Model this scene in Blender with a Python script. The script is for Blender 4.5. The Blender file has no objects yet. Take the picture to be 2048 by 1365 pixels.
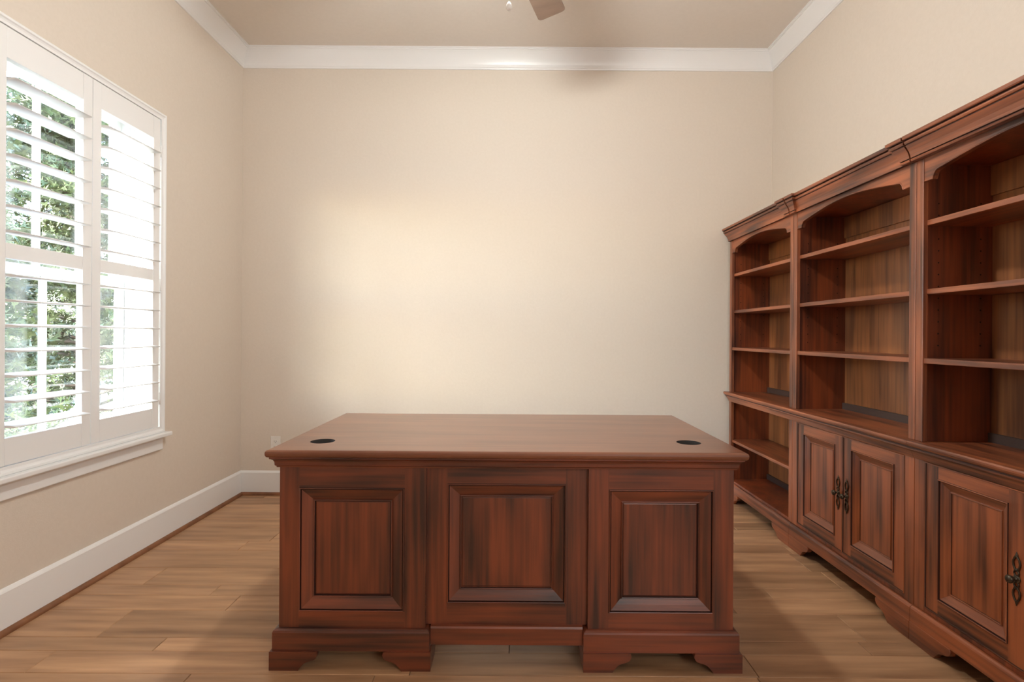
import bpy, bmesh, math, random
from mathutils import Vector, Matrix
sc = bpy.context.scene
COL = sc.collection
R = math.radians

# ------------------------------------------------------------------ camera, world, sun, exposure
F_PX, EYE = 1060.0, 1.16
cam_d = bpy.data.cameras.new('camera'); cam = bpy.data.objects.new('camera', cam_d); COL.objects.link(cam)
cam_d.sensor_width = 36.0; cam_d.lens = 36.0 * F_PX / 2048.0
cam_d.shift_x = -(1026 - 1024) / 2048.0
cam_d.shift_y = (670.3 - 682.5) / 2048.0
cam_d.clip_start = 0.05; cam_d.clip_end = 200
ROLL = 0.0065
cam.matrix_world = Matrix.Translation((0, 0, EYE)) @ Matrix.Rotation(R(90), 4, 'X') @ Matrix.Rotation(ROLL, 4, 'Z')
sc.camera = cam

w = bpy.data.worlds.new('sky'); sc.world = w; w.use_nodes = True
nt = w.node_tree; nt.nodes.clear()
wo = nt.nodes.new('ShaderNodeOutputWorld'); wb = nt.nodes.new('ShaderNodeBackground')
sky = nt.nodes.new('ShaderNodeTexSky'); sky.sky_type = 'NISHITA'; sky.sun_disc = False
sky.sun_elevation = R(42); sky.sun_rotation = R(222); sky.dust_density = 2.0
wb.inputs['Strength'].default_value = 6.8
nt.links.new(sky.outputs[0], wb.inputs[0]); nt.links.new(wb.outputs[0], wo.inputs[0])

sun_d = bpy.data.lights.new('sun', 'SUN'); sun_d.energy = 14.0; sun_d.angle = R(3); sun_d.color = (1.0, 0.95, 0.86)
sun = bpy.data.objects.new('sun', sun_d); COL.objects.link(sun)
sun.rotation_euler = Vector((0.50, 0.62, -0.66)).to_track_quat('-Z', 'Y').to_euler()
sun.location = (-6, -6, 8)

# daylight portal just outside the window glass (guides sky sampling only)
def area(name, loc, direction, sx, sy, energy, color=(1, 1, 1), portal=False):
    d = bpy.data.lights.new(name, 'AREA'); d.shape = 'RECTANGLE'; d.size = sx; d.size_y = sy
    d.energy = energy; d.color = color
    o = bpy.data.objects.new(name, d); COL.objects.link(o); o.location = loc
    o.rotation_euler = Vector(direction).to_track_quat('-Z', 'Z').to_euler()
    if portal: d.cycles.is_portal = True
    return o
area('window_portal', (-2.20, 2.40, 1.48), (1, 0, 0), 1.15, 1.95, 1.0, portal=True)
# added soft fill light behind the camera, stands for no real fixture
area('rear_fill_light', (1.38, -1.15, 1.9), (-0.6, 0.8, -0.05), 0.7, 1.5, 36, (0.98, 0.99, 0.99))

vs = sc.view_settings
vs.view_transform = 'Standard'; vs.look = 'None'; vs.gamma = 1.0; vs.use_curve_mapping = False
vs.exposure = 0.07
sc.cycles.max_bounces = 10; sc.cycles.diffuse_bounces = 6; sc.cycles.sample_clamp_indirect = 6.0
sc.cycles.use_denoising = True

# ------------------------------------------------------------------ helpers
class MB:
    def __init__(s): s.v = []; s.f = []; s.m = []; s.sm = []
    def add(s, vs_, fs, m=0, smooth=False):
        b = len(s.v); s.v += [tuple(p) for p in vs_]
        for f in fs:
            s.f.append([b + i for i in f]); s.m.append(m if isinstance(m, int) else 0); s.sm.append(smooth)
    def quad(s, a, b, c, d, m=0): s.add([a, b, c, d], [(0, 1, 2, 3)], m)
    def box(s, x0, x1, y0, y1, z0, z1, m=0):
        v = [(x, y, z) for x in (x0, x1) for y in (y0, y1) for z in (z0, z1)]
        s.add(v, [(0, 1, 3, 2), (4, 6, 7, 5), (0, 4, 5, 1), (2, 3, 7, 6), (0, 2, 6, 4), (1, 5, 7, 3)], m)
    def prism(s, pts, h0, h1, axis, m=0, smooth=False):
        """2-D polygon extruded along axis ('x': pts=(y,z); 'y': pts=(x,z); 'z': pts=(x,y))"""
        def P(p, h): return {'x': (h, p[0], p[1]), 'y': (p[0], h, p[1]), 'z': (p[0], p[1], h)}[axis]
        n = len(pts); v = [P(p, h0) for p in pts] + [P(p, h1) for p in pts]
        s.add(v, [tuple(range(n)), tuple(range(2 * n - 1, n - 1, -1))], m)
        s.add(v, [(i, (i + 1) % n, n + (i + 1) % n, n + i) for i in range(n)], m, smooth)
    def sweep(s, path, prof, closed=False, m=0, caps=True, darks=()):
        """profile (offset, z) carried along a horizontal path; outward is to the right of travel"""
        n = len(path); L = []
        dirs = []
        for i in range(n if closed else n - 1):
            a, b = Vector(path[i]), Vector(path[(i + 1) % n]); dirs.append((b - a).normalized())
        for i in range(n):
            if closed: d0, d1 = dirs[i - 1], dirs[i]
            else: d0, d1 = dirs[max(i - 1, 0)], dirs[min(i, n - 2)]
            n0, n1 = Vector((d0.y, -d0.x)), Vector((d1.y, -d1.x))
            k = (n0 + n1) / (1 + n0.dot(n1))
            L.append([(path[i][0] + k.x * o, path[i][1] + k.y * o, z) for o, z in prof])
        p = len(prof); v = [q for l in L for q in l]
        for i in range(n if closed else n - 1):
            j = (i + 1) % n
            for t in range(p - 1):
                s.add([v[i * p + t], v[i * p + t + 1], v[j * p + t + 1], v[j * p + t]], [(0, 1, 2, 3)], 2 if t in darks else m)
        if caps and not closed:
            s.add(L[0], [tuple(range(p))], m); s.add(L[-1], [tuple(range(p))], m)
    def lathe(s, prof, c, axis='z', seg=20, m=0, smooth=True):
        """profile (radius, height) turned about an axis through c"""
        n = len(prof); v = []
        for k in range(seg):
            a = 2 * math.pi * k / seg; ca, sa = math.cos(a), math.sin(a)
            for r, h in prof:
                if axis == 'z': v.append((c[0] + r * ca, c[1] + r * sa, c[2] + h))
                elif axis == 'x': v.append((c[0] + h, c[1] + r * ca, c[2] + r * sa))
                else: v.append((c[0] + r * ca, c[1] + h, c[2] + r * sa))
        f = []
        for k in range(seg):
            k2 = (k + 1) % seg
            for i in range(n - 1): f.append((k * n + i, k * n + i + 1, k2 * n + i + 1, k2 * n + i))
        s.add(v, f, m, smooth)
    def tube(s, pts, rad, seg=8, m=0):
        pts = [Vector(p) for p in pts]; rads = rad if isinstance(rad, (list, tuple)) else [rad] * len(pts)
        v = []
        for i, p in enumerate(pts):
            t = (pts[min(i + 1, len(pts) - 1)] - pts[max(i - 1, 0)]).normalized()
            up = Vector((0, 0, 1)) if abs(t.z) < 0.9 else Vector((1, 0, 0))
            a = t.cross(up).normalized(); b = t.cross(a).normalized()
            for k in range(seg):
                q = 2 * math.pi * k / seg; v.append(p + (a * math.cos(q) + b * math.sin(q)) * rads[i])
        n = len(pts)
        f = [(i * seg + k, i * seg + (k + 1) % seg, (i + 1) * seg + (k + 1) % seg, (i + 1) * seg + k) for i in range(n - 1) for k in range(seg)]
        s.add(v, f, m, True); s.add(v, [tuple(range(seg)), tuple(range((n - 1) * seg, n * seg))], m)
    def rings(s, fr, a0, a1, b0, b1, loops, mats=(0, 1), dark=(), center=True):
        """mitred rectangular rings; loops = (inset, depth); fr(a,b,d)->xyz. mats = (vertical grain, horizontal grain)"""
        C = []
        for i, d in loops: C.append([fr(a0 + i, b0 + i, d), fr(a1 - i, b0 + i, d), fr(a1 - i, b1 - i, d), fr(a0 + i, b1 - i, d)])
        for k in range(len(C) - 1):
            for e in range(4):
                e2 = (e + 1) % 4
                m = 2 if k in dark else (mats[1] if e in (0, 2) else mats[0])
                s.quad(C[k][e], C[k][e2], C[k + 1][e2], C[k + 1][e], m)
        if center: s.quad(*C[-1], mats[0])
    def build(s, name, mats, parent=None, bevel=0, seg=2, recalc=True, weld=True):
        me = bpy.data.meshes.new(name); me.from_pydata(s.v, [], s.f)
        mats = mats if isinstance(mats, (list, tuple)) else [mats]
        for m in mats: me.materials.append(m)
        for p, mi, sm in zip(me.polygons, s.m, s.sm): p.material_index = min(mi, len(mats) - 1); p.use_smooth = sm
        bm = bmesh.new(); bm.from_mesh(me)
        if weld: bmesh.ops.remove_doubles(bm, verts=bm.verts, dist=1e-5)
        if recalc: bmesh.ops.recalc_face_normals(bm, faces=bm.faces)
        bm.to_mesh(me); bm.free()
        o = bpy.data.objects.new(name, me); COL.objects.link(o)
        if parent:
            o.parent = parent; o.matrix_parent_inverse = Matrix.Translation(-parent.location) if parent.type == 'EMPTY' and parent.parent is None else Matrix.Identity(4)
        if bevel:
            md = o.modifiers.new('bevel', 'BEVEL'); md.width = bevel; md.segments = seg; md.limit_method = 'ANGLE'; md.angle_limit = R(40)
        return o
def empty(name, loc):
    o = bpy.data.objects.new(name, None); COL.objects.link(o); o.location = loc; o.empty_display_size = 0.1
    return o
def tag(o, label=None, cat=None, group=None, kind=None):
    for k, v in (('label', label), ('category', cat), ('group', group), ('kind', kind)):
        if v: o[k] = v
    return o
def dup(o, parent, offset):
    c = o.copy(); COL.objects.link(c); c.parent = parent; c.location = Vector(o.location) + Vector(offset)
    return c

# ------------------------------------------------------------------ materials
def mat(name, color, rough=0.5, **k):
    m = bpy.data.materials.new(name); m.use_nodes = True
    b = m.node_tree.nodes['Principled BSDF']
    b.inputs['Base Color'].default_value = (*color, 1); b.inputs['Roughness'].default_value = rough
    for kk, v in k.items(): b.inputs[kk.replace('_', ' ')].default_value = v
    return m
def noisy(name, c1, c2, scale, rough=0.5, bump=0.0, detail=4, stretch=(1, 1, 1), bscale=None, lo=0.35, hi=0.65, rnd=0.0, **k):
    m = mat(name, c1, rough, **k); N = m.node_tree.nodes; L = m.node_tree.links; b = N['Principled BSDF']
    tc = N.new('ShaderNodeTexCoord'); mp = N.new('ShaderNodeMapping'); mp.inputs['Scale'].default_value = stretch
    no = N.new('ShaderNodeTexNoise'); no.inputs['Scale'].default_value = scale; no.inputs['Detail'].default_value = detail
    cr = N.new('ShaderNodeValToRGB'); cr.color_ramp.elements[0].position = lo; cr.color_ramp.elements[1].position = hi
    cr.color_ramp.elements[0].color = (*c1, 1); cr.color_ramp.elements[1].color = (*c2, 1)
    L.new(tc.outputs['Object'], mp.inputs[0]); L.new(mp.outputs[0], no.inputs['Vector']); L.new(no.outputs[0], cr.inputs[0])
    out = cr.outputs[0]
    if rnd:
        oi = N.new('ShaderNodeObjectInfo'); hv = N.new('ShaderNodeHueSaturation'); mr = N.new('ShaderNodeMapRange')
        mr.inputs['To Min'].default_value = 1 - rnd; mr.inputs['To Max'].default_value = 1 + rnd
        L.new(oi.outputs['Random'], mr.inputs[0]); L.new(mr.outputs[0], hv.inputs['Value']); L.new(out, hv.inputs['Color']); out = hv.outputs[0]
        ad = N.new('ShaderNodeVectorMath'); ad.operation = 'MULTIPLY_ADD'
        cb = N.new('ShaderNodeCombineXYZ')
        for i in range(3): L.new(oi.outputs['Random'], cb.inputs[i])
        ad.inputs[1].default_value = (37, 53, 11); L.new(cb.outputs[0], ad.inputs[0]); L.new(tc.outputs['Object'], ad.inputs[2])
        L.new(ad.outputs[0], mp.inputs[0])
    L.new(out, b.inputs['Base Color'])
    if bump:
        n2 = N.new('ShaderNodeTexNoise'); n2.inputs['Scale'].default_value = bscale or scale * 3; n2.inputs['Detail'].default_value = 3
        L.new(mp.outputs[0], n2.inputs['Vector'])
        bp = N.new('ShaderNodeBump'); bp.inputs['Strength'].default_value = bump; bp.inputs['Distance'].default_value = 0.002
        L.new(n2.outputs[0], bp.inputs['Height']); L.new(bp.outputs[0], b.inputs['Normal'])
    return m
def cherry(name, stretch, c1=(0.036, 0.008, 0.0035), c2=(0.215, 0.046, 0.014), rough=0.45, coat=0.36):
    """antiqued cherry: fine grain times slow blotches of glaze"""
    m = mat(name, c1, rough); N = m.node_tree.nodes; L = m.node_tree.links; b = N['Principled BSDF']
    b.inputs['Coat Weight'].default_value = 0.5; b.inputs['Coat Roughness'].default_value = coat; b.inputs['Coat IOR'].default_value = 1.6
    tc = N.new('ShaderNodeTexCoord')
    def ns(sc_, st, det):
        mp = N.new('ShaderNodeMapping'); mp.inputs['Scale'].default_value = st; L.new(tc.outputs['Object'], mp.inputs[0])
        n = N.new('ShaderNodeTexNoise'); n.inputs['Scale'].default_value = sc_; n.inputs['Detail'].default_value = det
        L.new(mp.outputs[0], n.inputs['Vector']); return n.outputs[0]
    broad = ns(9.0, tuple(max(q, 0.22) for q in stretch), 2); fine = ns(70.0, tuple(q if q == 1 else 0.035 for q in stretch), 4)
    mx = N.new('ShaderNodeMix'); mx.data_type = 'FLOAT'; mx.inputs[0].default_value = 0.42
    L.new(broad, mx.inputs[2]); L.new(fine, mx.inputs[3])
    cr = N.new('ShaderNodeValToRGB'); e = cr.color_ramp.elements
    e[0].position = 0.36; e[0].color = (*c1, 1); e[1].position = 0.62; e[1].color = (*c2, 1)
    L.new(mx.outputs[0], cr.inputs[0]); L.new(cr.outputs[0], b.inputs['Base Color'])
    return m
CV = cherry('cherry_upright_grain', (1, 1, 0.12))
CH = cherry('cherry_lengthwise_grain_x', (0.12, 1, 1))
CY = cherry('cherry_lengthwise_grain_y', (1, 0.12, 1))
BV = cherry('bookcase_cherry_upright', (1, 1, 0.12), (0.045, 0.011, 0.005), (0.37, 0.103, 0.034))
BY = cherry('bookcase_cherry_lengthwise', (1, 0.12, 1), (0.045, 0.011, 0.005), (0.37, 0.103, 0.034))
INT = cherry('bookcase_interior_shaded_cherry', (1, 1, 0.12), (0.060, 0.012, 0.004), (0.28, 0.058, 0.014))  # redder, darker copy of the outer cherry: interior shade put into the colour
GLAZE = mat('dark_glaze', (0.035, 0.010, 0.006), 0.45)
CTOP = cherry('cherry_desktop', (0.10, 1, 1), (0.13, 0.040, 0.018), (0.22, 0.075, 0.034), 0.35, 0.2)
CBACK = cherry('cherry_back_veneer', (1, 1, 0.12), (0.12, 0.038, 0.012), (0.36, 0.130, 0.040), 0.42)
CSET = [CV, CH, GLAZE]; CSETY = [CV, CY, GLAZE]
WALL = noisy('beige_wall_paint', (0.685, 0.612, 0.526), (0.700, 0.627, 0.541), 60, 0.72, 0.25, bscale=160)
CEIL = noisy('ceiling_paint', (0.74, 0.685, 0.62), (0.755, 0.70, 0.635), 40, 0.8, 0.15, bscale=150)
WHITE = mat('white_trim_paint', (0.83, 0.835, 0.83), 0.30)
SHUT = mat('white_shutter_paint', (0.84, 0.845, 0.84), 0.38)
VINYL = mat('white_window_vinyl', (0.80, 0.81, 0.80), 0.35)
PLANK = noisy('brown_floor_plank', (0.245, 0.128, 0.064), (0.53, 0.312, 0.168), 20, 0.36, 0.5, detail=9, stretch=(0.10, 1, 1), bscale=40, lo=0.25, hi=0.72, rnd=0.2)
GAP = mat('floor_gap', (0.05, 0.025, 0.014), 0.8)
SHOE = noisy('stained_shoe_moulding', (0.16, 0.060, 0.022), (0.26, 0.105, 0.040), 12, 0.38)
BRONZE = mat('aged_bronze', (0.085, 0.065, 0.045), 0.38, Metallic=0.85)
PLATE = mat('outlet_plastic', (0.78, 0.76, 0.71), 0.4)
SLOT = mat('outlet_slot', (0.05, 0.05, 0.05), 0.6)
BLADE = noisy('fan_blade_walnut', (0.14, 0.090, 0.062), (0.20, 0.130, 0.09), 14, 0.45, stretch=(0.2, 1, 1))
RAIL = mat('dark_back_rail', (0.055, 0.033, 0.026), 0.4)
HOLE = mat('dark_hole', (0.012, 0.008, 0.006), 0.9)
LEAF = noisy('conifer_needles', (0.007, 0.015, 0.002), (0.050, 0.074, 0.009), 1.6, 0.6, lo=0.3, hi=0.7)
BARK = noisy('tree_bark', (0.035, 0.026, 0.019), (0.08, 0.06, 0.045), 12, 0.9, 0.6)
GROUND = noisy('pale_gravel_ground', (0.10, 0.09, 0.075), (0.17, 0.155, 0.13), 3, 0.95, 0.4)
BRICK = mat('pale_exterior_wall', (0.62, 0.58, 0.52), 0.9)
glass = bpy.data.materials.new('window_glass'); glass.use_nodes = True
gn = glass.node_tree.nodes; gl = glass.node_tree.links; gn.remove(gn['Principled BSDF'])
gt = gn.new('ShaderNodeBsdfTransparent'); gt.inputs[0].default_value = (0.93, 0.96, 0.95, 1)
gg = gn.new('ShaderNodeBsdfGlossy'); gg.inputs['Roughness'].default_value = 0.02; gg.inputs[0].default_value = (1, 1, 1, 1)
fr = gn.new('ShaderNodeFresnel'); fr.inputs[0].default_value = 1.5; gm = gn.new('ShaderNodeMixShader')
gm.inputs[0].default_value = 0.05; gn.remove(fr); gl.new(gt.outputs[0], gm.inputs[1]); gl.new(gg.outputs[0], gm.inputs[2])
gl.new(gm.outputs[0], gn['Material Output'].inputs[0])
BOWL = mat('lit_frosted_glass', (0.9, 0.88, 0.82), 0.4)
b_ = BOWL.node_tree.nodes['Principled BSDF']; b_.inputs['Emission Color'].default_value = (0.96, 0.965, 0.935, 1); b_.inputs['Emission Strength'].default_value = 440.0

# ------------------------------------------------------------------ room shell
XL, XR, YB, YF, ZC = -1.955, 1.86, 3.816, -1.45, 3.195
T = 0.16
def struct(o): o['kind'] = 'structure'; return o
# planked floor: board rows run across the room
floor = MB(); floor.box(XL - T, XR + T, YF - T, YB + T, -0.10, -0.012); fl = struct(floor.build('floor', GAP))
random.seed(4)
ws = [0.127, 0.127, 0.075, 0.127, 0.178]
edges = []; y = 1.93; i = 0
near = [0.127, 0.178, 0.127, 0.075, 0.127]
ys = [1.93, 2.016, 2.215, 2.342, 2.44, 2.616, 2.83, 2.957, 3.17, 3.30, 3.478, 3.60, 3.73, 3.83]
while ys[0] > YF: ys.insert(0, ys[0] - near[i % 5]); i += 1
base = {}
for r in range(len(ys) - 1):
    y0, y1 = ys[r], ys[r + 1]
    x = XL + 0.002 - random.uniform(0, 0.9)
    if abs(y0 - 1.93) < 1e-6: x = XL + 0.002 - 0.3
    while x < XR:
        ln = random.uniform(0.55, 1.35)
        a, b = max(x, XL + 0.002), min(x + ln, XR - 0.002)
        if b - a > 0.02 and min(y1, YB) - max(y0, YF) > 0.02:
            p = MB(); q = 0.0009
            hx, hy = (b - a) / 2 - q, (min(y1, YB - 0.002) - max(y0, YF)) / 2 - q
            cx, cy = (a + b) / 2, (min(y1, YB - 0.002) + max(y0, YF)) / 2
            e = 0.0016; zt = random.uniform(-0.0004, 0.0)
            v = [(-hx, -hy, -0.012), (hx, -hy, -0.012), (hx, hy, -0.012), (-hx, hy, -0.012),
                 (-hx, -hy, zt - e), (hx, -hy, zt - e), (hx, hy, zt - e), (-hx, hy, zt - e),
                 (-hx + e, -hy + e, zt), (hx - e, -hy + e, zt), (hx - e, hy - e, zt), (-hx + e, hy - e, zt)]
            f = [(0, 1, 5, 4), (1, 2, 6, 5), (2, 3, 7, 6), (3, 0, 4, 7), (4, 5, 9, 8), (5, 6, 10, 9), (6, 7, 11, 10), (7, 4, 8, 11), (8, 9, 10, 11)]
            p.add(v, f); o = p.build('floor_plank', PLANK, weld=False); o.parent = fl; o.location = (cx, cy, 0)
        x += ln
c = MB(); c.box(XL - T, XR + T, YF - T, YB + T, ZC, ZC + 0.1); struct(c.build('ceiling', CEIL))
c = MB(); c.box(XL - T, XR + T, YB, YB + T, 0, ZC); struct(c.build('wall_back', WALL))
c = MB(); c.box(XR, XR + T, YF, YB, 0, ZC); struct(c.build('wall_right', WALL))
c = MB(); c.box(XL - T, XR + T, YF - T, YF, 0, ZC); struct(c.build('wall_front', WALL))
# left wall with the window opening
WY0, WY1, WZ0, WZ1 = 1.958, 2.905, 0.612, 2.340
c = MB()
c.box(XL - T, XL, YF, WY0, 0, ZC); c.box(XL - T, XL, WY1, YB, 0, ZC)
c.box(XL - T, XL, WY0, WY1, 0, WZ0); c.box(XL - T, XL, WY0, WY1, WZ1, ZC)
struct(c.build('wall_left', WALL, weld=False))
# crown moulding, one run per wall
def cove(n=8):
    pr = [(0, 3.068), (0.008, 3.068), (0.010, 3.074), (0.010, 3.078)]
    pr += [(0.013 + 0.052 * (k / n) ** 1.25, 3.081 + 0.099 * (k / n) ** 0.85) for k in range(n + 1)]
    pr += [(0.070, 3.181), (0.070, 3.187), (0.078, 3.189), (0.078, 3.195), (0, 3.195)]
    return pr
m = MB(); m.sweep([(XR, YB), (XR, YB)][:0] or [(XL, YB), (XR, YB)], cove()); 
def mitred(path, prof, name, material, parent=None):
    """a moulding along one wall, ends cut at 45 degrees"""
    a, b = Vector(path[0]), Vector(path[1]); d = (b - a).normalized(); n = Vector((d.y, -d.x)); q = MB(); L = []
    for P, s in ((a, 1), (b, -1)): L.append([(P.x + n.x * o + d.x * o * s, P.y + n.y * o + d.y * o * s, z) for o, z in prof])
    k = len(prof)
    for t in range(k - 1): q.quad(L[0][t], L[0][t + 1], L[1][t + 1], L[1][t])
    q.add(L[0], [tuple(range(k))]); q.add(L[1], [tuple(range(k))])
    return q.build(name, material, parent)
runs = [((XL, YF), (XL, YB)), ((XL, YB), (XR, YB)), ((XR, YB), (XR, YF)), ((XR, YF), (XL, YF))]
for i, rr in enumerate(runs): struct(mitred(rr, cove(), 'trim_%d' % (i + 1), WHITE))
base_p = [(0, 0), (0.014, 0), (0.014, 0.158), (0.010, 0.164), (0.004, 0.170), (0, 0.172)]
shoe_p = [(0.0141, 0.0)] + [(0.0141 + 0.017 * math.cos(a), 0.020 * math.sin(a)) for a in [R(t) for t in range(0, 91, 15)]]
for side, rr in zip(('left', 'back', 'right', 'front'), runs):
    bb = struct(mitred(rr, base_p, 'baseboard_' + side, WHITE))
    mitred(rr, shoe_p, 'shoe_moulding', SHOE, bb)

# ------------------------------------------------------------------ window (structure)
win = struct(empty('window_1', (XL - 0.1, 2.43, 0.61)))
c = MB()   # jamb liner box
xj0, xj1 = -2.115, XL + 0.001
c.box(xj0, xj1, WY0, WY0 + 0.012, WZ0, WZ1); c.box(xj0, xj1, WY1 - 0.012, WY1, WZ0, WZ1)
c.box(xj0, xj1, WY0, WY1, WZ1 - 0.012, WZ1); c.box(xj0, xj1, WY0, WY1, WZ0, WZ0 + 0.012)
c.build('jamb', WHITE, win)
def frame_rect(q, x0, x1, y0, y1, z0, z1, w_, wb=None, wt=None):
    wb = wb or w_; wt = wt or w_
    q.box(x0, x1, y0, y0 + w_, z0, z1); q.box(x0, x1, y1 - w_, y1, z0, z1)
    q.box(x0, x1, y0 + w_, y1 - w_, z0, z0 + wb); q.box(x0, x1, y0 + w_, y1 - w_, z1 - wt, z1)
c = MB(); frame_rect(c, -2.165, -2.075, WY0 - 0.02, WY1 + 0.02, WZ0 - 0.02, WZ1 + 0.02, 0.045)
frame_rect(c, -2.10, -2.088, WY0 + 0.02, WY1 - 0.02, WZ0 + 0.02, WZ1 - 0.02, 0.022)
c.build('window_frame', VINYL, win, 0.002)
ZM = 1.43
for nm, x, z0, z1, rb, rt in (('upper_sash', -2.150, ZM - 0.02, WZ1 - 0.03, 0.035, 0.04), ('lower_sash', -2.118, WZ0 + 0.03, ZM + 0.02, 0.055, 0.04)):
    c = MB(); frame_rect(c, x - 0.014, x + 0.014, WY0 + 0.025, WY1 - 0.025, z0, z1, 0.05, rb, rt)
    s_ = c.build(nm, VINYL, win, 0.002)
    c = MB(); c.box(x - 0.003, x + 0.003, WY0 + 0.07, WY1 - 0.07, z0 + 0.03, z1 - 0.035); c.build('pane', glass, s_)
    for ym in (2.150, 2.385, 2.620):
        c = MB(); c.box(x - 0.009, x - 0.0035, ym - 0.012, ym + 0.012, z0 + rb, z1 - rt); c.box(x + 0.0035, x + 0.009, ym - 0.012, ym + 0.012, z0 + rb, z1 - rt)
        c.build('muntin', VINYL, s_)
# stool and apron
c = MB(); c.box(XL - 0.02, XL + 0.058, 1.900, 2.962, 0.588, 0.611); c.build('window_stool', WHITE, win, 0.006, 3)
c = MB(); c.prism([(XL, 0.512), (XL + 0.012, 0.512), (XL + 0.018, 0.517), (XL + 0.018, 0.572), (XL + 0.030, 0.588), (XL, 0.588)], 1.925, 2.938, 'y'); c.build('window_apron', WHITE, win)

# ------------------------------------------------------------------ plantation shutters
sh = tag(empty('window_shutter', (XL, 2.43, 0.611)), 'white plantation shutters with wide open louvers mounted on the left wall window', 'shutter')
FX0, FX1 = XL - 0.004, XL + 0.034
def lframe():
    q = MB()
    y0, y1, z0, z1 = 1.925, 2.935, 0.611, 2.360
    pr = [(0, 0), (0.030, 0), (0.034, 0.004), (0.034, 0.012), (0.029, 0.016), (0.026, 0.022), (0.026, 0.034), (0.0, 0.034)]
    loops = [(i_, d) for d, i_ in pr]
    q.rings(lambda a, b, d: (XL + d, a, b), y0, y1, z0, z1, [(i_, d) for d, i_ in pr], mats=(0, 0), center=False)
    q.box(XL - 0.05, XL + 0.0, y0 + 0.034, y0 + 0.040, z0 + .034, z1 - .034); q.box(XL - 0.05, XL, y1 - 0.040, y1 - 0.034, z0 + .034, z1 - .034)
    return q.build('shutter_frame', SHUT, sh, weld=False)
lframe()
PX0, PX1 = XL - 0.004, XL + 0.025            # panel thickness
PXC = (PX0 + PX1) / 2
ZP0, ZP1 = 0.648, 2.322
PW = 0.4605
Z_ = dict(bot=0.752, mid0=1.441, mid1=1.500, top=2.205)
def panel(y0):
    y1 = y0 + PW; q = MB(); st = 0.050
    q.box(PX0, PX1, y0, y0 + st, ZP0, ZP1); q.box(PX0, PX1, y1 - st, y1, ZP0, ZP1)
    g = 0.0006
    for a, b in ((ZP0, Z_['bot']), (Z_['mid0'], Z_['mid1']), (Z_['top'], ZP1)): q.box(PX0 + 0.0008, PX1 - 0.0008, y0 + st + g, y1 - st - g, a, b)
    return q.build('shutter_panel', SHUT, sh, 0.0015, 2, weld=False)
ya = 1.9645; yb = ya + PW + 0.0035
pa, pb = panel(ya), panel(yb)
def louver_mesh(parent, yc, zc):
    n = 16; hw, ht = 0.0565, 0.0055; pts = []
    for k in range(n):
        a = 2 * math.pi * k / n
        pts.append((hw * math.copysign(abs(math.cos(a)) ** 0.8, math.cos(a)), ht * math.copysign(abs(math.sin(a)) ** 0.9, math.sin(a))))
    q = MB(); q.prism(pts, -(PW - 0.1) / 2 + 0.0015, (PW - 0.1) / 2 - 0.0015, 'y', smooth=True)
    o = q.build('louver', SHUT, None); o.parent = parent; o.location = (PXC, yc, zc); o.rotation_euler = (0, R(3.5), 0)
    return o
first = None
zl = [2.127 - 0.0970 * k for k in range(7)] + [1.377 - 0.0965 * k for k in range(7)]
for pn, y0 in ((pa, ya), (pb, yb)):
    for z in zl:
        if first is None: first = louver_mesh(pn, y0 + PW / 2, z)
        else:
            o = first.copy(); COL.objects.link(o); o.parent = pn; o.location = (PXC, y0 + PW / 2, z)
for z in (1.42, 0.80, 2.15):
    for yh in (1.9615, 2.893):
        q = MB(); q.box(PX1 - 0.001, PX1 + 0.004, yh - 0.006, yh + 0.006, z - 0.032, z + 0.032); q.tube([(PX1 + 0.004, yh, z - 0.032), (PX1 + 0.004, yh, z + 0.032)], 0.0035)
        q.build('hinge', SHUT, sh)

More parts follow.
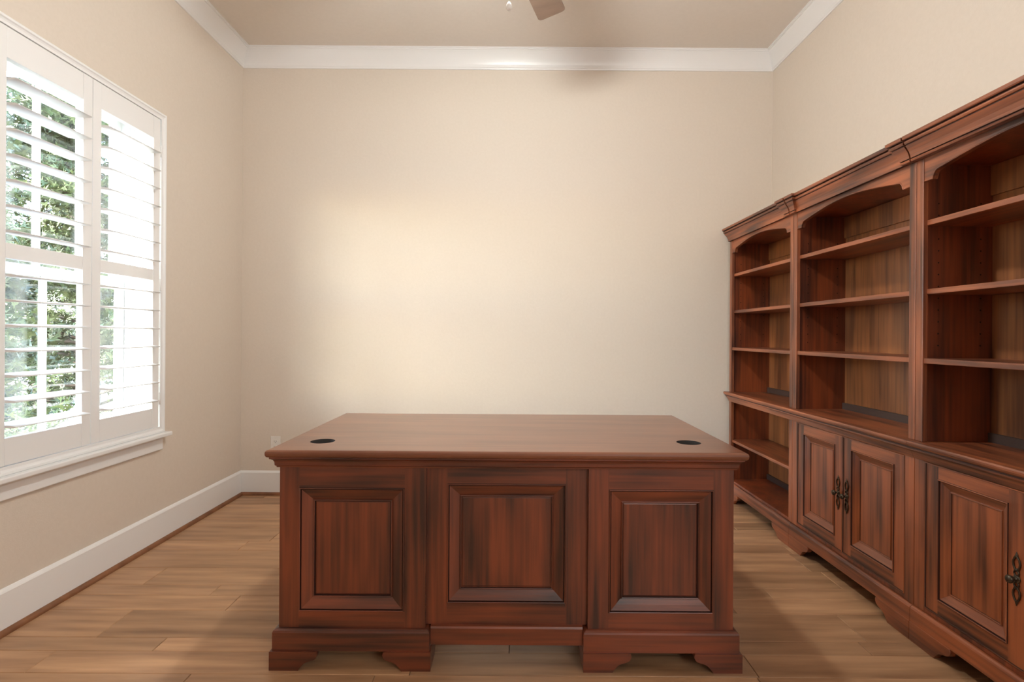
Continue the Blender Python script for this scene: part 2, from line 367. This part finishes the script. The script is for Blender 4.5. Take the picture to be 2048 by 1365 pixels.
# ------------------------------------------------------------------ outside
c = MB(); c.box(-40, XL - T - 0.001, -25, 45, -0.42, -0.40); struct(c.build('ground', GROUND))
def tree(name, x, y, h, rad, seed, label, zlow=0.3, n=5200):
    rnd = random.Random(seed)
    t = tag(empty(name, (x, y, -0.40)), label, 'tree', 'trees outside the window')
    q = MB(); q.tube([(x, y, -0.42), (x + .03, y, h * .4), (x - .02, y + .04, h)], [0.11, 0.08, 0.015], 8); q.build('trunk', BARK, t)
    q = MB(); tips = []
    for k in range(170):
        z = zlow + (h - zlow) * (k / 170) ** 0.95; a = rnd.uniform(0, 6.283)
        L_ = rad * (1 - 0.75 * max(0, (z / h)) ** 1.3) * rnd.uniform(0.75, 1.1)
        p0 = Vector((x, y, z)); p2 = p0 + Vector((math.cos(a) * L_, math.sin(a) * L_, L_ * rnd.uniform(-.15, .30)))
        p1 = (p0 + p2) / 2 + Vector((0, 0, L_ * 0.10)); q.tube([p0, p1, p2], [0.018, 0.011, 0.004], 4); tips.append((p0, p1, p2))
    q.build('branches', BARK, t)
    q = MB()
    for k in range(n):
        p0, p1, p2 = tips[rnd.randrange(len(tips))]; u = rnd.uniform(0.25, 1.05)
        c0 = p0 * (1 - u) ** 2 + p1 * 2 * u * (1 - u) + p2 * u * u + Vector([rnd.gauss(0, .055) for _ in range(3)])
        d = (p2 - p0).normalized() * 0.6 + Vector([rnd.gauss(0, .6) for _ in range(3)]); d.normalize()
        sd = d.cross(Vector([rnd.gauss(0, 1) for _ in range(3)])).normalized()
        ln = rnd.uniform(.05, .10); wd = rnd.uniform(.006, .013)
        q.add([c0 - sd * wd * .3, c0 + sd * wd * .3, c0 + d * ln * .5 + sd * wd, c0 + d * ln, c0 + d * ln * .5 - sd * wd], [(0, 1, 2, 3, 4)])
        for e in (-1, 1):
            dd = (d + sd * e * .8).normalized(); c1 = c0 + d * ln * rnd.uniform(.1, .5); s2 = dd.cross(d.cross(sd)).normalized()
            q.add([c1, c1 + dd * ln * .35 + s2 * wd * .8, c1 + dd * ln * .8, c1 + dd * ln * .35 - s2 * wd * .8], [(0, 1, 2, 3)])
    f_ = q.build('foliage', LEAF, t, recalc=False, weld=False); f_['kind'] = 'stuff'
    return t
tree('conifer', -4.30, 3.55, 4.4, 1.0, 1, 'green conifer outside at the far left edge, seen only through the left louvers', n=42000)
tree('conifer', -4.6, 5.75, 4.8, 1.05, 2, 'green conifer outside, rightmost of the trees seen between the louvers', n=36000)
tree('conifer', -8.6, 9.6, 6.2, 1.9, 5, 'tall conifer farthest from the window, in the background between the two nearer ones', n=30000)

# ------------------------------------------------------------------ wall outlet
ot = tag(empty('wall_outlet', (-1.703, YB, 0.362)), 'white duplex wall outlet on the back wall beside the desk corner', 'outlet')
q = MB(); q.box(-1.738, -1.668, YB - 0.006, YB - 0.0002, 0.305, 0.420); q.build('cover_plate', PLATE, ot, 0.003, 3)
for z in (0.343, 0.382):
    q = MB(); n = 20
    q.prism([(-1.703 + 0.0175 * math.cos(2 * math.pi * k / n), z + 0.014 * math.sin(2 * math.pi * k / n)) for k in range(n)], YB - 0.0085, YB - 0.005, 'y')
    so = q.build('socket', PLATE, ot)
    q = MB(); q.box(-1.711, -1.709, YB - 0.009, YB - 0.0083, z - 0.002, z + 0.007); q.box(-1.697, -1.695, YB - 0.009, YB - 0.0083, z - 0.002, z + 0.006)
    q.lathe([(0, 0), (0.0025, 0), (0.0025, 0.0007), (0, 0.0007)], (-1.703, YB - 0.009, z - 0.007), 'y', 10); q.build('slot', SLOT, so)
q = MB(); q.lathe([(0, 0), (0.003, 0), (0.003, 0.001), (0, 0.001)], (-1.703, YB - 0.0068, 0.3625), 'y', 10); q.build('screw', PLATE, ot)

# ------------------------------------------------------------------ desk
DX0, DX1, DY0, DY1 = -0.808, 0.772, 1.845, 2.640      # body footprint
DC = (DX0 + DX1) / 2
desk = tag(empty('desk', (DC, (DY0 + DY1) / 2, 0)), 'large cherry wood executive desk with three raised panels facing the camera', 'desk')
# desktop: rounded-edge slab with two cable holes
tp = [(0.0, 0.7345), (0.030, 0.7345), (0.034, 0.737), (0.0365, 0.742), (0.0372, 0.748), (0.0365, 0.754), (0.0335, 0.7582), (0.029, 0.760)]
path = [(DX0, DY0), (DX0, DY1), (DX1, DY1), (DX1, DY0)]
def rot_out(path): return path[::-1]
bmq = bmesh.new()
q = MB()
cw = [(DX0, DY1), (DX1, DY1), (DX1, DY0), (DX0, DY0)]   # clockwise seen from above: outward is to the LEFT, so reverse
cc = cw[::-1]
q.sweep(cc, tp, closed=True, m=0)
dt = q
# top face with holes
H1, H2, HR = (-0.705, 1.972), (0.662, 1.990), 0.0445
E_ = 0.029
def topface(z, rim):
    bm = bmesh.new(); vs_ = [bm.verts.new((x, y, z)) for x, y in rim]
    ed = [bm.edges.new((vs_[i], vs_[(i + 1) % len(vs_)])) for i in range(len(vs_))]
    for hc in (H1, H2):
        hv = [bm.verts.new((hc[0] + HR * math.cos(2 * math.pi * k / 40), hc[1] + HR * math.sin(2 * math.pi * k / 40), z)) for k in range(40)]
        ed += [bm.edges.new((hv[i], hv[(i + 1) % 40])) for i in range(40)]
    bmesh.ops.triangle_fill(bm, use_beauty=True, edges=ed)
    bm.verts.index_update(); V = [tuple(v.co) for v in bm.verts]; Fs = [tuple(v.index for v in f.verts) for f in bm.faces]; bm.free(); return V, Fs
for z, e in ((0.760, E_), (0.7345, 0.0)):
    V, Fs = topface(z, [(DX0 - e, DY0 - e), (DX1 + e, DY0 - e), (DX1 + e, DY1 + e), (DX0 - e, DY1 + e)]); dt.add(V, Fs)
for hc in (H1, H2): dt.lathe([(HR, 0.7345), (HR, 0.760)], (hc[0], hc[1], 0), 'z', 40)
dto = dt.build('desktop', [CTOP], desk)
for hc in (H1, H2):
    q = MB(); q.lathe([(HR - 0.0012, 0.7225), (HR - 0.0012, 0.7595), (HR - 0.0001, 0.7595), (HR - 0.0001, 0.7225)], (hc[0], hc[1], 0), 'z', 40); q.lathe([(0, 0.7225), (HR, 0.7225)], (hc[0], hc[1], 0), 'z', 32)
    q.build('cable_hole', HOLE, dto)
# moulding under the top
q = MB(); q.sweep(cc, [(0, 0.696), (0.008, 0.696), (0.0085, 0.700), (0.013, 0.704), (0.014, 0.716), (0.017, 0.722), (0.023, 0.727), (0.027, 0.729), (0.027, 0.7345), (0, 0.7345)], closed=True, m=0)
q.build('cornice_moulding', [CH], desk)
LOOPS = [(0.0, 0.0), (0.0005, 0.0)]
def face_panel(q, a0, a1, b0, b1, o0, o1, p0, p1, y, il, ir, it, ib, w2):
    """frame rails around a recessed bevelled panel. outer molding rectangle o0..o1 x p0..p1"""
    fr_ = lambda a, b, d: (a, y + d, b)
    A = [fr_(a0, b0, 0), fr_(a1, b0, 0), fr_(a1, b1, 0), fr_(a0, b1, 0)]
    B = [fr_(o0, p0, 0), fr_(o1, p0, 0), fr_(o1, p1, 0), fr_(o0, p1, 0)]
    # stiles run full height, rails between them
    q.quad(fr_(a0, b0, 0), fr_(o0, b0, 0), fr_(o0, b1, 0), fr_(a0, b1, 0), 0)
    q.quad(fr_(o1, b0, 0), fr_(a1, b0, 0), fr_(a1, b1, 0), fr_(o1, b1, 0), 0)
    q.quad(fr_(o0, b0, 0), fr_(o1, b0, 0), fr_(o1, p0, 0), fr_(o0, p0, 0), 1)
    q.quad(fr_(o0, p1, 0), fr_(o1, p1, 0), fr_(o1, b1, 0), fr_(o0, b1, 0), 1)
def desk_molding(a0, a1, b0, b1, y, parent, wv):
    q = MB()
    loops = [(0, 0), (0.0010, -0.0030), (0.0028, -0.0042), (0.0046, -0.0030), (0.0058, 0.0035), (0.0078, 0.0035), (0.0084, 0.001),
             (wv * .5, 0.007), (wv - 0.009, 0.0135), (wv - 0.0078, 0.0095), (wv - 0.0058, 0.0083), (wv - 0.0038, 0.0095), (wv - 0.0028, 0.0165), (wv - 0.0005, 0.0165), (wv + 0.0025, 0.0150)]
    q.rings(lambda a, b, d: (a, y + d, b), a0, a1, b0, b1, loops, mats=(0, 1), dark=(0, 3, 4, 11, 12))
    return q.build('raised_panel', CSET, parent)
# pedestals
def foot_pts(w_top, w_bot, h, s=1):
    """ogee bracket outline from the corner (0) to w_top"""
    pts = [(0, 0), (w_bot, 0)]
    pts += [(w_bot + (w_top - w_bot) * t, h * z) for t, z in ((0.10, 0.16), (0.30, 0.38), (0.48, 0.47), (0.66, 0.52), (0.82, 0.58), (0.93, 0.66), (1.0, 0.82), (1.0, 0.90), (0.96, 1.0))]
    pts += [(0, h)]
    return [(s * a, b) for a, b in pts]
def pedestal(x0, x1, o0, o1, p0, p1):
    q = MB()
    z0, z1 = 0.137, 0.6955
    face_panel(q, x0, x1, z0, z1, o0, o1, p0, p1, DY0, 0, 0, 0, 0, 0)
    q.quad((x0, DY0, z0), (x0, DY1, z0), (x0, DY1, z1), (x0, DY0, z1), 0); q.quad((x1, DY0, z0), (x1, DY1, z0), (x1, DY1, z1), (x1, DY0, z1), 0)
    q.quad((x0, DY1, z0), (x1, DY1, z0), (x1, DY1, z1), (x0, DY1, z1), 0)
    q.quad((x0, DY0, z0), (x1, DY0, z0), (x1, DY1, z0), (x0, DY1, z0), 0); q.quad((x0, DY0, z1), (x1, DY0, z1), (x1, DY1, z1), (x0, DY1, z1), 0)
    ped = q.build('pedestal', CSET, desk)
    desk_molding(o0, o1, p0, p1, DY0, ped, 0.0535)
    # base moulding ring
    c4 = [(x0, DY0), (x1, DY0), (x1, DY1), (x0, DY1)]
    q = MB(); q.sweep(c4, [(-0.02, 0.064), (0.0165, 0.064), (0.0165, 0.126), (0.0145, 0.132), (0.008, 0.136), (0.0, 0.1375)], closed=True)
    q.quad(*[(a, b, 0.0642) for a, b in c4]); q.build('base_moulding', [CH], ped)
    xo0, xo1, yo0, yo1 = x0 - 0.024, x1 + 0.024, DY0 - 0.024, DY1 + 0.024
    if x0 > 0: xo0 = x0 - 0.018
    else: xo1 = x1 + 0.022
    for cx, sx in ((xo0, 1), (xo1, -1)):
        for cy, sy in ((yo0, 1), (yo1, -1)):
            q = MB(); t = 0.024
            P = foot_pts(0.165, 0.100, 0.0645)
            q.prism([(cx + sx * a, b) for a, b in P], cy, cy + sy * t, 'y')
            q.prism([(cy + sy * a, b) for a, b in P if a >= 0.0] if False else [(cy + sy * max(a, t + 0.0002), b) for a, b in P], cx, cx + sx * t, 'x')
            q.build('bracket_foot', [CH], ped, 0.0018, 2, weld=False)
    return ped
pedestal(DX0, -0.299, -0.740, -0.373, 0.193, 0.624)
pedestal(0.267, DX1, 0.338, 0.702, 0.193, 0.624)
YC = DY0 + 0.018
q = MB(); x0, x1 = -0.299, 0.267; o = (-0.227, 0.190, 0.216, 0.636)
face_panel(q, x0, x1, 0.142, 0.6955, o[0], o[1], o[2], o[3], YC, 0, 0, 0, 0, 0)
q.box(x0, x1, YC + 0.016, YC + 0.03, 0.10, 0.6955, 0)
mp_ = q.build('modesty_panel', CSET, desk, weld=False); desk_molding(*o, YC, mp_, 0.052)
q = MB(); q.prism([(YC - 0.0155, 0.078), (YC - 0.0155, 0.134), (YC - 0.012, 0.140), (YC - 0.003, 0.1425), (YC + 0.02, 0.1425), (YC + 0.02, 0.078)], x0 + 0.018, x1 - 0.0175, 'x')
q.build('base_rail', [CH], mp_)
# centre drawer and pedestal drawers on the sitting side
def drawer(x0, x1, z0, z1, pulls):
    q = MB(); q.rings(lambda a, b, d: (a, DY1 + 0.001 + 0.014 - d, b), x0, x1, z0, z1, [(0, 0.014), (0, 0.002), (0.004, 0), (0.030, 0), (0.034, 0.004), (0.04, 0.004)], mats=(1, 1))
    dr = q.build('drawer', CSET, desk)
    for px in pulls:
        q = MB(); q.tube([(px - 0.045, DY1 + 0.014, (z0 + z1) / 2), (px - 0.040, DY1 + 0.032, (z0 + z1) / 2 - .006), (px, DY1 + 0.036, (z0 + z1) / 2 - 0.014), (px + 0.040, DY1 + 0.032, (z0 + z1) / 2 - .006), (px + 0.045, DY1 + 0.014, (z0 + z1) / 2)], 0.003)
        q.build('drawer_pull', BRONZE, dr)
for x0, x1 in ((DX0 + 0.03, -0.33), (0.297, DX1 - 0.03)):
    for z0, z1 in ((0.155, 0.40), (0.415, 0.545), (0.56, 0.68)): drawer(x0, x1, z0, z1, [(x0 + x1) / 2])
q = MB(); q.box(-0.2985, 0.2665, DY1 - 0.45, DY1 - 0.01, 0.60, 0.694); q.build('apron_rail', [CH], desk)
drawer(-0.28, 0.248, 0.612, 0.684, [-0.14, 0.11])

# ------------------------------------------------------------------ bookcases on the right wall
XF, XBK, XFOOT = 1.545, 1.820, 1.530
XBACK = 1.838
crown_prof = [(0.0, 1.836), (0.008, 1.836), (0.0105, 1.840), (0.008, 1.845), (0.006, 1.847), (0.0105, 1.849), (0.012, 1.858), (0.017, 1.872), (0.026, 1.886), (0.031, 1.893),
              (0.028, 1.895), (0.028, 1.898), (0.033, 1.899), (0.0365, 1.904), (0.036, 1.909), (0.032, 1.912), (0.032, 1.914), (0.041, 1.915), (0.044, 1.918), (0.045, 1.929), (0.0, 1.929)]
counter_prof = [(0.0, 0.698), (0.002, 0.702), (0.005, 0.712), (0.010, 0.724), (0.016, 0.731), (0.016, 0.736), (0.021, 0.738), (0.021, 0.742), (0.026, 0.746), (0.0295, 0.753), (0.0300, 0.759), (0.0270, 0.7645), (-0.005, 0.7655), (-0.005, 0.698)]
def valance(q, yf, yn, zb_top):
    """arched board between the stiles: yf far, yn near (yn<yf)"""
    W = yf - yn; half = W / 2; mid = (yf + yn) / 2
    ed = [(-half, 1.748), (-half + 0.040, 1.748), (-half + 0.043, 1.757), (-half + 0.047, 1.768), (-half + 0.055, 1.776), (-half + 0.066, 1.779)]
    N_ = 14
    for k in range(1, N_ + 1):
        t = k / N_; s = -half + 0.066 + (half - 0.066) * t; ed.append((s, 1.779 + 0.036 * math.sin(t * math.pi / 2)))
    full = ed + [(-a, b) for a, b in ed[::-1][1:]]
    pts = [(mid + a, b) for a, b in full] + [(yf, zb_top), (yn, zb_top)]
    n = len(pts); x0, x1 = XF + 0.0035, XF + 0.022
    # front face as strips to the top edge (concave outline)
    m_ = len(full)
    for i in range(m_ - 1):
        a, b = pts[i], pts[i + 1]
        for x in (x0, x1):
            if abs(a[0] - b[0]) > 1e-6: q.quad((x, a[0], a[1]), (x, b[0], b[1]), (x, b[0], zb_top), (x, a[0], zb_top), 1)
        q.quad((x0, a[0], a[1]), (x0, b[0], b[1]), (x1, b[0], b[1]), (x1, a[0], a[1]), 1)
    return [(mid + a, b) for a, b in full]
DOORW = 0.3935; DZ0, DZ1 = 0.1505, 0.6965
def door_meshes():
    """door built with its far edge at y=0 running toward -y, front at x=0"""
    q = MB(); t = 0.004
    fr_ = lambda a, b, d: (d, -a, b)
    W, z0, z1 = DOORW, DZ0, DZ1
    o0, o1, p0, p1 = 0.060, W - 0.060, z0 + 0.056, z1 - 0.050
    q.rings(fr_, 0, W, z0, z1, [(0, 0.018), (0, 0.003), (0.001, -0.002), (0.0045, -0.002), (0.006, 0.0015)], mats=(0, 1), dark=(0, 3), center=False)
    e = 0.006; d = 0.0015
    q.quad(fr_(e, z0 + e, d), fr_(o0, z0 + e, d), fr_(o0, z1 - e, d), fr_(e, z1 - e, d), 0)
    q.quad(fr_(o1, z0 + e, d), fr_(W - e, z0 + e, d), fr_(W - e, z1 - e, d), fr_(o1, z1 - e, d), 0)
    q.quad(fr_(o0, z0 + e, d), fr_(o1, z0 + e, d), fr_(o1, p0, d), fr_(o0, p0, d), 1)
    q.quad(fr_(o0, p1, d), fr_(o1, p1, d), fr_(o1, z1 - e, d), fr_(o0, z1 - e, d), 1)
    q.quad(fr_(0, z0, .018), fr_(W, z0, .018), fr_(W, z1, .018), fr_(0, z1, .018), 0)
    p = MB(); wv = 0.044
    loops = [(0, 0.0015), (0.0008, -0.0020), (0.0025, -0.0032), (0.0045, -0.0020), (0.0055, 0.004), (0.0075, 0.004), (0.008, 0.003), (wv * .5, 0.011), (wv - 0.008, 0.019), (wv - 0.007, 0.0150), (wv - 0.005, 0.0138), (wv - 0.003, 0.0150), (wv - 0.002, 0.0235), (wv, 0.0235), (wv + 0.002, 0.0225)]
    p.rings(fr_, o0, o1, p0, p1, loops, mats=(0, 1), dark=(0, 3, 4, 11, 12))
    return q, p
def knob_meshes():
    """escutcheon and knob at the origin facing -x"""
    q = MB()
    def loop(zc, hz, hy, r=0.0022, n=16):
        pts = [Vector((-0.002, hy * math.sin(2 * math.pi * k / n) * (1 - .25 * abs(math.cos(2 * math.pi * k / n))), zc + hz * math.cos(2 * math.pi * k / n))) for k in range(n + 1)]
        q.tube(pts, r, 6)
    loop(0.047, 0.022, 0.0115, 0.0030); loop(-0.047, 0.022, 0.0115, 0.0030); loop(0.018, 0.009, 0.008, 0.0028); loop(-0.018, 0.009, 0.008, 0.0028)
    for s in (1, -1):
        q.lathe([(0, -0.0045), (0.0042, -0.003), (0.0042, 0.0)], (0, 0, s * 0.073), 'x', 10)
        q.tube([(-0.002, 0, s * 0.070), (-0.002, 0, s * 0.083)], [0.0038, 0.0006], 6)
        q.lathe([(0, -0.004), (0.004, -0.003), (0.004, 0.0)], (0, 0, s * 0.0285), 'x', 10)
    q.lathe([(0, -0.005), (0.008, -0.005), (0.0115, -0.003), (0.012, 0.0)], (0, 0, 0), 'x', 16)
    p = MB(); p.lathe([(0.0075, -0.004), (0.0045, -0.008), (0.0042, -0.013), (0.0075, -0.0155), (0.0115, -0.0195), (0.0128, -0.0245), (0.0105, -0.029), (0.005, -0.0315), (0, -0.032)], (0, 0, 0), 'x', 18)
    return q, p
MESHES = {}
def bookcase(yf, yn, label, doors, far_return, crown_path, counter_path):
    t = tag(empty('bookcase', ((XF + XBACK) / 2, (yf + yn) / 2, 0)), label, 'bookcase', 'cherry bookcase units along the right wall')
    G = 0.001; yf -= G; yn += G
    SW, SL = 0.034, 0.049 if doors else 0.036
    # sides
    for y0, y1 in ((yf - 0.020, yf), (yn, yn + 0.020)):
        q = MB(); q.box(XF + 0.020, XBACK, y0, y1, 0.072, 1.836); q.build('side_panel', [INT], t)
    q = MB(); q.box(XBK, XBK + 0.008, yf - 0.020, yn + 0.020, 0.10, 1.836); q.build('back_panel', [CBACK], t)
    # upper stiles
    for a, b in ((yf - SW, yf), (yn, yn + SW)):
        q = MB(); q.box(XF, XF + 0.020, a, b, 0.7655, 1.836); q.build('upper_stile', [BV], t, 0.002, 2)
    q = MB(); tops = valance(q, yf - SW - 0.0003, yn + SW + 0.0003, 1.836)
    va = q.build('arched_valance', [BV, BY, GLAZE], t)
    q = MB(); q.tube([(XF + 0.004, y_, z_ + 0.002) for y_, z_ in tops], 0.0028, 6); q.build('valance_bead', [BY], va)
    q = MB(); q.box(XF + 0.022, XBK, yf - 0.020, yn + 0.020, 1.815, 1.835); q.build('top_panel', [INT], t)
    # crown
    q = MB(); q.sweep(crown_path, crown_prof, m=0, darks=(3, 4, 9, 10, 15, 16)); q.box(min(p[0] for p in crown_path) + 0.002, XBACK, yf - .001, yn + .001, 1.836, 1.928); q.build('crown_moulding', [BY, BY, GLAZE], t, weld=False)
    # shelves
    for z, xf in ((1.603, XF + 0.016), (1.343, XF + 0.016), (1.082, XF + 0.006)):
        q = MB(); q.box(xf, XBK - 0.001, yn + 0.0206, yf - 0.0206, z - 0.020, z); q.build('shelf', [BY], t, 0.002, 2)
    q = MB(); q.box(XBK - 0.014, XBK - 0.0005, yn + 0.0206, yf - 0.0206, 0.7656, 0.800); q.build('back_rail', [RAIL], t)
    q = MB(); q.box(XBK - 0.010, XBK - 0.0005, yn + 0.0206, yf - 0.0206, 1.700, 1.8145); q.build('back_top_rail', [CBACK], t, 0.002)
    q = MB()
    for xh in (1.615, 1.775):
        for zh in [1.13 + 0.045 * k for k in range(13)]:
            if min(abs(zh - zs) for zs in (1.333, 1.593)) > 0.02: q.lathe([(0, 0), (0.0028, 0), (0.0028, 0.0006), (0, 0.0006)], (xh, yf - 0.0208, zh), 'y', 8)
    q.build('pin_holes', [HOLE], t, weld=False)['kind'] = 'stuff'
    # counter
    q = MB(); q.sweep(counter_path, counter_prof, m=0, darks=(5, 6)); q.box(XF + 0.004, XBACK, yf, yn, 0.7455, 0.7654); q.build('counter_moulding', [BY, BY, GLAZE], t, weld=False)
    # lower face frame
    for a, b in ((yf - SL, yf), (yn, yn + SL)):
        q = MB(); q.box(XF, XF + 0.020, a, b, 0.133, 0.698); q.build('lower_stile', [BV], t, 0.0015, 2)
    q = MB(); q.box(XF + 0.0005, XF + 0.020, yn + SL + .0003, yf - SL - .0003, 0.698 if doors else 0.700, 0.745); q.build('top_rail', [BY], t)
    zf = 0.133
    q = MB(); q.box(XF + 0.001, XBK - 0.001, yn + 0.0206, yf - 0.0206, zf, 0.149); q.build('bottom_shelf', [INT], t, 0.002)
    # base fascia and bracket feet
    q = MB(); q.prism([(XFOOT, 0.072), (XFOOT, 0.122), (XFOOT + 0.003, 0.128), (XFOOT + 0.009, 0.132), (XF + 0.02, 0.1325), (XF + 0.02, 0.072)], yn, yf, 'y'); q.build('base_fascia', [BY], t)
    for y_, s in ((yf, -1), (yn, 1)):
        q = MB(); P = foot_pts(0.190, 0.118, 0.0718)
        q.prism([(y_ + s * a, b) for a, b in P], XFOOT - 0.003, XFOOT + 0.020, 'x'); q.build('bracket_foot', [BY], t, 0.0015, 2)
        q = MB(); q.prism([(y_, 0), (y_ + s * 0.06, 0), (y_ + s * 0.06, 0.0718), (y_, 0.0718)], XBACK - 0.06, XBACK - 0.02, 'x'); q.build('rear_foot', [BY], t)
    if doors:
        if not MESHES:
            a, b = door_meshes(); c_, d_ = knob_meshes()
            MESHES['door'] = a.build('door', [BV, BY, GLAZE]); MESHES['panel'] = b.build('door_panel', [BV, BY, GLAZE])
            MESHES['esc'] = c_.build('escutcheon', BRONZE, weld=False); MESHES['knob'] = d_.build('knob', BRONZE)
            srcs = True
        else: srcs = False
        for k in range(2):
            yd = yf - SL - 0.0015 - k * (DOORW + 0.0015)
            use = srcs and k == 0
            dd = MESHES['door'] if use else MESHES['door'].copy()
            pp = MESHES['panel'] if use else MESHES['panel'].copy()
            ee = MESHES['esc'] if use else MESHES['esc'].copy()
            kk = MESHES['knob'] if use else MESHES['knob'].copy()
            if not use:
                for o in (dd, pp, ee, kk): COL.objects.link(o)
            dd.parent = t; dd.location = (XF + 0.0005 - t.location.x, yd - t.location.y, 0)
            pp.parent = dd; pp.location = (0, 0, 0)
            ky = -(DOORW - 0.031) if k == 0 else -0.031
            ee.parent = dd; ee.location = (0.001, ky, 0.423); kk.parent = dd; kk.location = (0.001, ky, 0.423)
    else:
        q = MB(); q.box(XF + 0.010, XBK - 0.001, yn + 0.0206, yf - 0.0206, 0.412, 0.430); q.build('shelf', [BY], t, 0.002)
        q = MB(); q.box(XBK - 0.014, XBK - 0.0005, yn + 0.0206, yf - 0.0206, 0.1495, 0.185); q.build('back_rail', [RAIL], t)
    return t
U = [(3.782, 2.925), (2.925, 2.035), (2.035, 1.145)]
J = 0.015
bookcase(*U[0], 'cherry bookcase with open shelves above and below, in the far right corner', False, True,
         [(XBACK, 3.781), (XF, 3.781), (XF, 2.978), (XF - J, 2.978), (XF - J, 2.930)], [(XBACK, 3.781), (XF, 3.781), (XF, 2.926)])
bookcase(*U[1], 'middle cherry bookcase with arched open shelves above two panelled doors', True, False,
         [(XF - J, 2.920), (XF - J, 2.882), (XF, 2.882), (XF, 2.080), (XF - J, 2.080), (XF - J, 2.0385)], [(XF - 0.003, 2.9245), (XF - 0.003, 2.0355)])
bookcase(*U[2], 'cherry bookcase nearest the camera, cut off by the right edge of the photo', True, False,
         [(XF - J, 2.0315), (XF - J, 1.146), (XBACK, 1.146)], [(XF - 0.003, 2.0345), (XF - 0.003, 1.146), (XBACK, 1.146)])

# ------------------------------------------------------------------ ceiling fan with its lamp
fx, fy = -0.03, 2.03
fan = tag(empty('ceiling_fan', (fx, fy, ZC)), 'ceiling fan with brown wooden blades and a pull chain hanging above the desk', 'ceiling fan')
q = MB(); q.lathe([(0, -0.0002), (0.075, -0.0002), (0.072, -0.03), (0.04, -0.06), (0.014, -0.065), (0, -0.065)], (fx, fy, ZC), 'z', 28); q.build('canopy', BRONZE, fan)
q = MB(); q.tube([(fx, fy, ZC - 0.06), (fx, fy, 2.89)], 0.012, 12); q.build('downrod', BRONZE, fan)
q = MB(); q.lathe([(0, 2.90), (0.04, 2.90), (0.085, 2.875), (0.125, 2.85), (0.135, 2.80), (0.12, 2.765), (0.07, 2.745), (0.06, 2.71), (0.085, 2.70), (0.085, 2.685), (0, 2.685)], (fx, fy, 0), 'z', 32); q.build('motor_housing', BRONZE, fan)
for k in range(5):
    a = R(70.4 + 72 * k)
    M = Matrix.Translation((fx, fy, 2.75)) @ Matrix.Rotation(a, 4, 'Z') @ Matrix.Rotation(R(-12), 4, 'X')
    out = []
    w0, w1, r0, r1, cr_ = 0.058, 0.070, 0.20, 0.640, 0.020
    out = [(r0, -w0), (r1 - cr_, -w1)] + [(r1 - cr_ + cr_ * math.sin(R(t)), -w1 + cr_ - cr_ * math.cos(R(t))) for t in (30, 60, 90)]
    out += [(x_, -y_) for x_, y_ in out[::-1]]
    q = MB(); q.prism(out, -0.003, 0.003, 'z'); q.v = [tuple(M @ Vector(v)) for v in q.v]; bl = q.build('fan_blade', BLADE, fan)
    q = MB(); q.box(0.10, 0.26, -0.018, 0.018, 0.0035, 0.008); q.v = [tuple(M @ Vector(v)) for v in q.v]; q.build('blade_bracket', BRONZE, bl)
q = MB(); q.lathe([(0.0, 2.572), (0.025, 2.575), (0.050, 2.590), (0.066, 2.615), (0.070, 2.650), (0.062, 2.680), (0, 2.684)], (fx, fy, 0), 'z', 32); q.build('light_bowl', BOWL, fan)
q = MB(); q.lathe([(0, 2.552), (0.008, 2.557), (0.010, 2.567), (0.006, 2.573), (0, 2.574)], (fx, fy, 0), 'z', 14); q.build('finial', BRONZE, fan)
q = MB(); z = 2.700
cxx, cyy = fx + 0.008, fy - 0.087
q.tube([(cxx, cyy, 2.69), (cxx, cyy - 0.03, 2.66), (cxx, cyy - .032, 2.355)], 0.0018, 6)
q.lathe([(0, 2.330), (0.007, 2.332), (0.0115, 2.341), (0.009, 2.351), (0.004, 2.360), (0, 2.361)], (cxx, cyy - .032, 0), 'z', 12)
q.build('pull_chain', mat('white_pull_chain', (0.92, 0.91, 0.88), 0.15), fan)
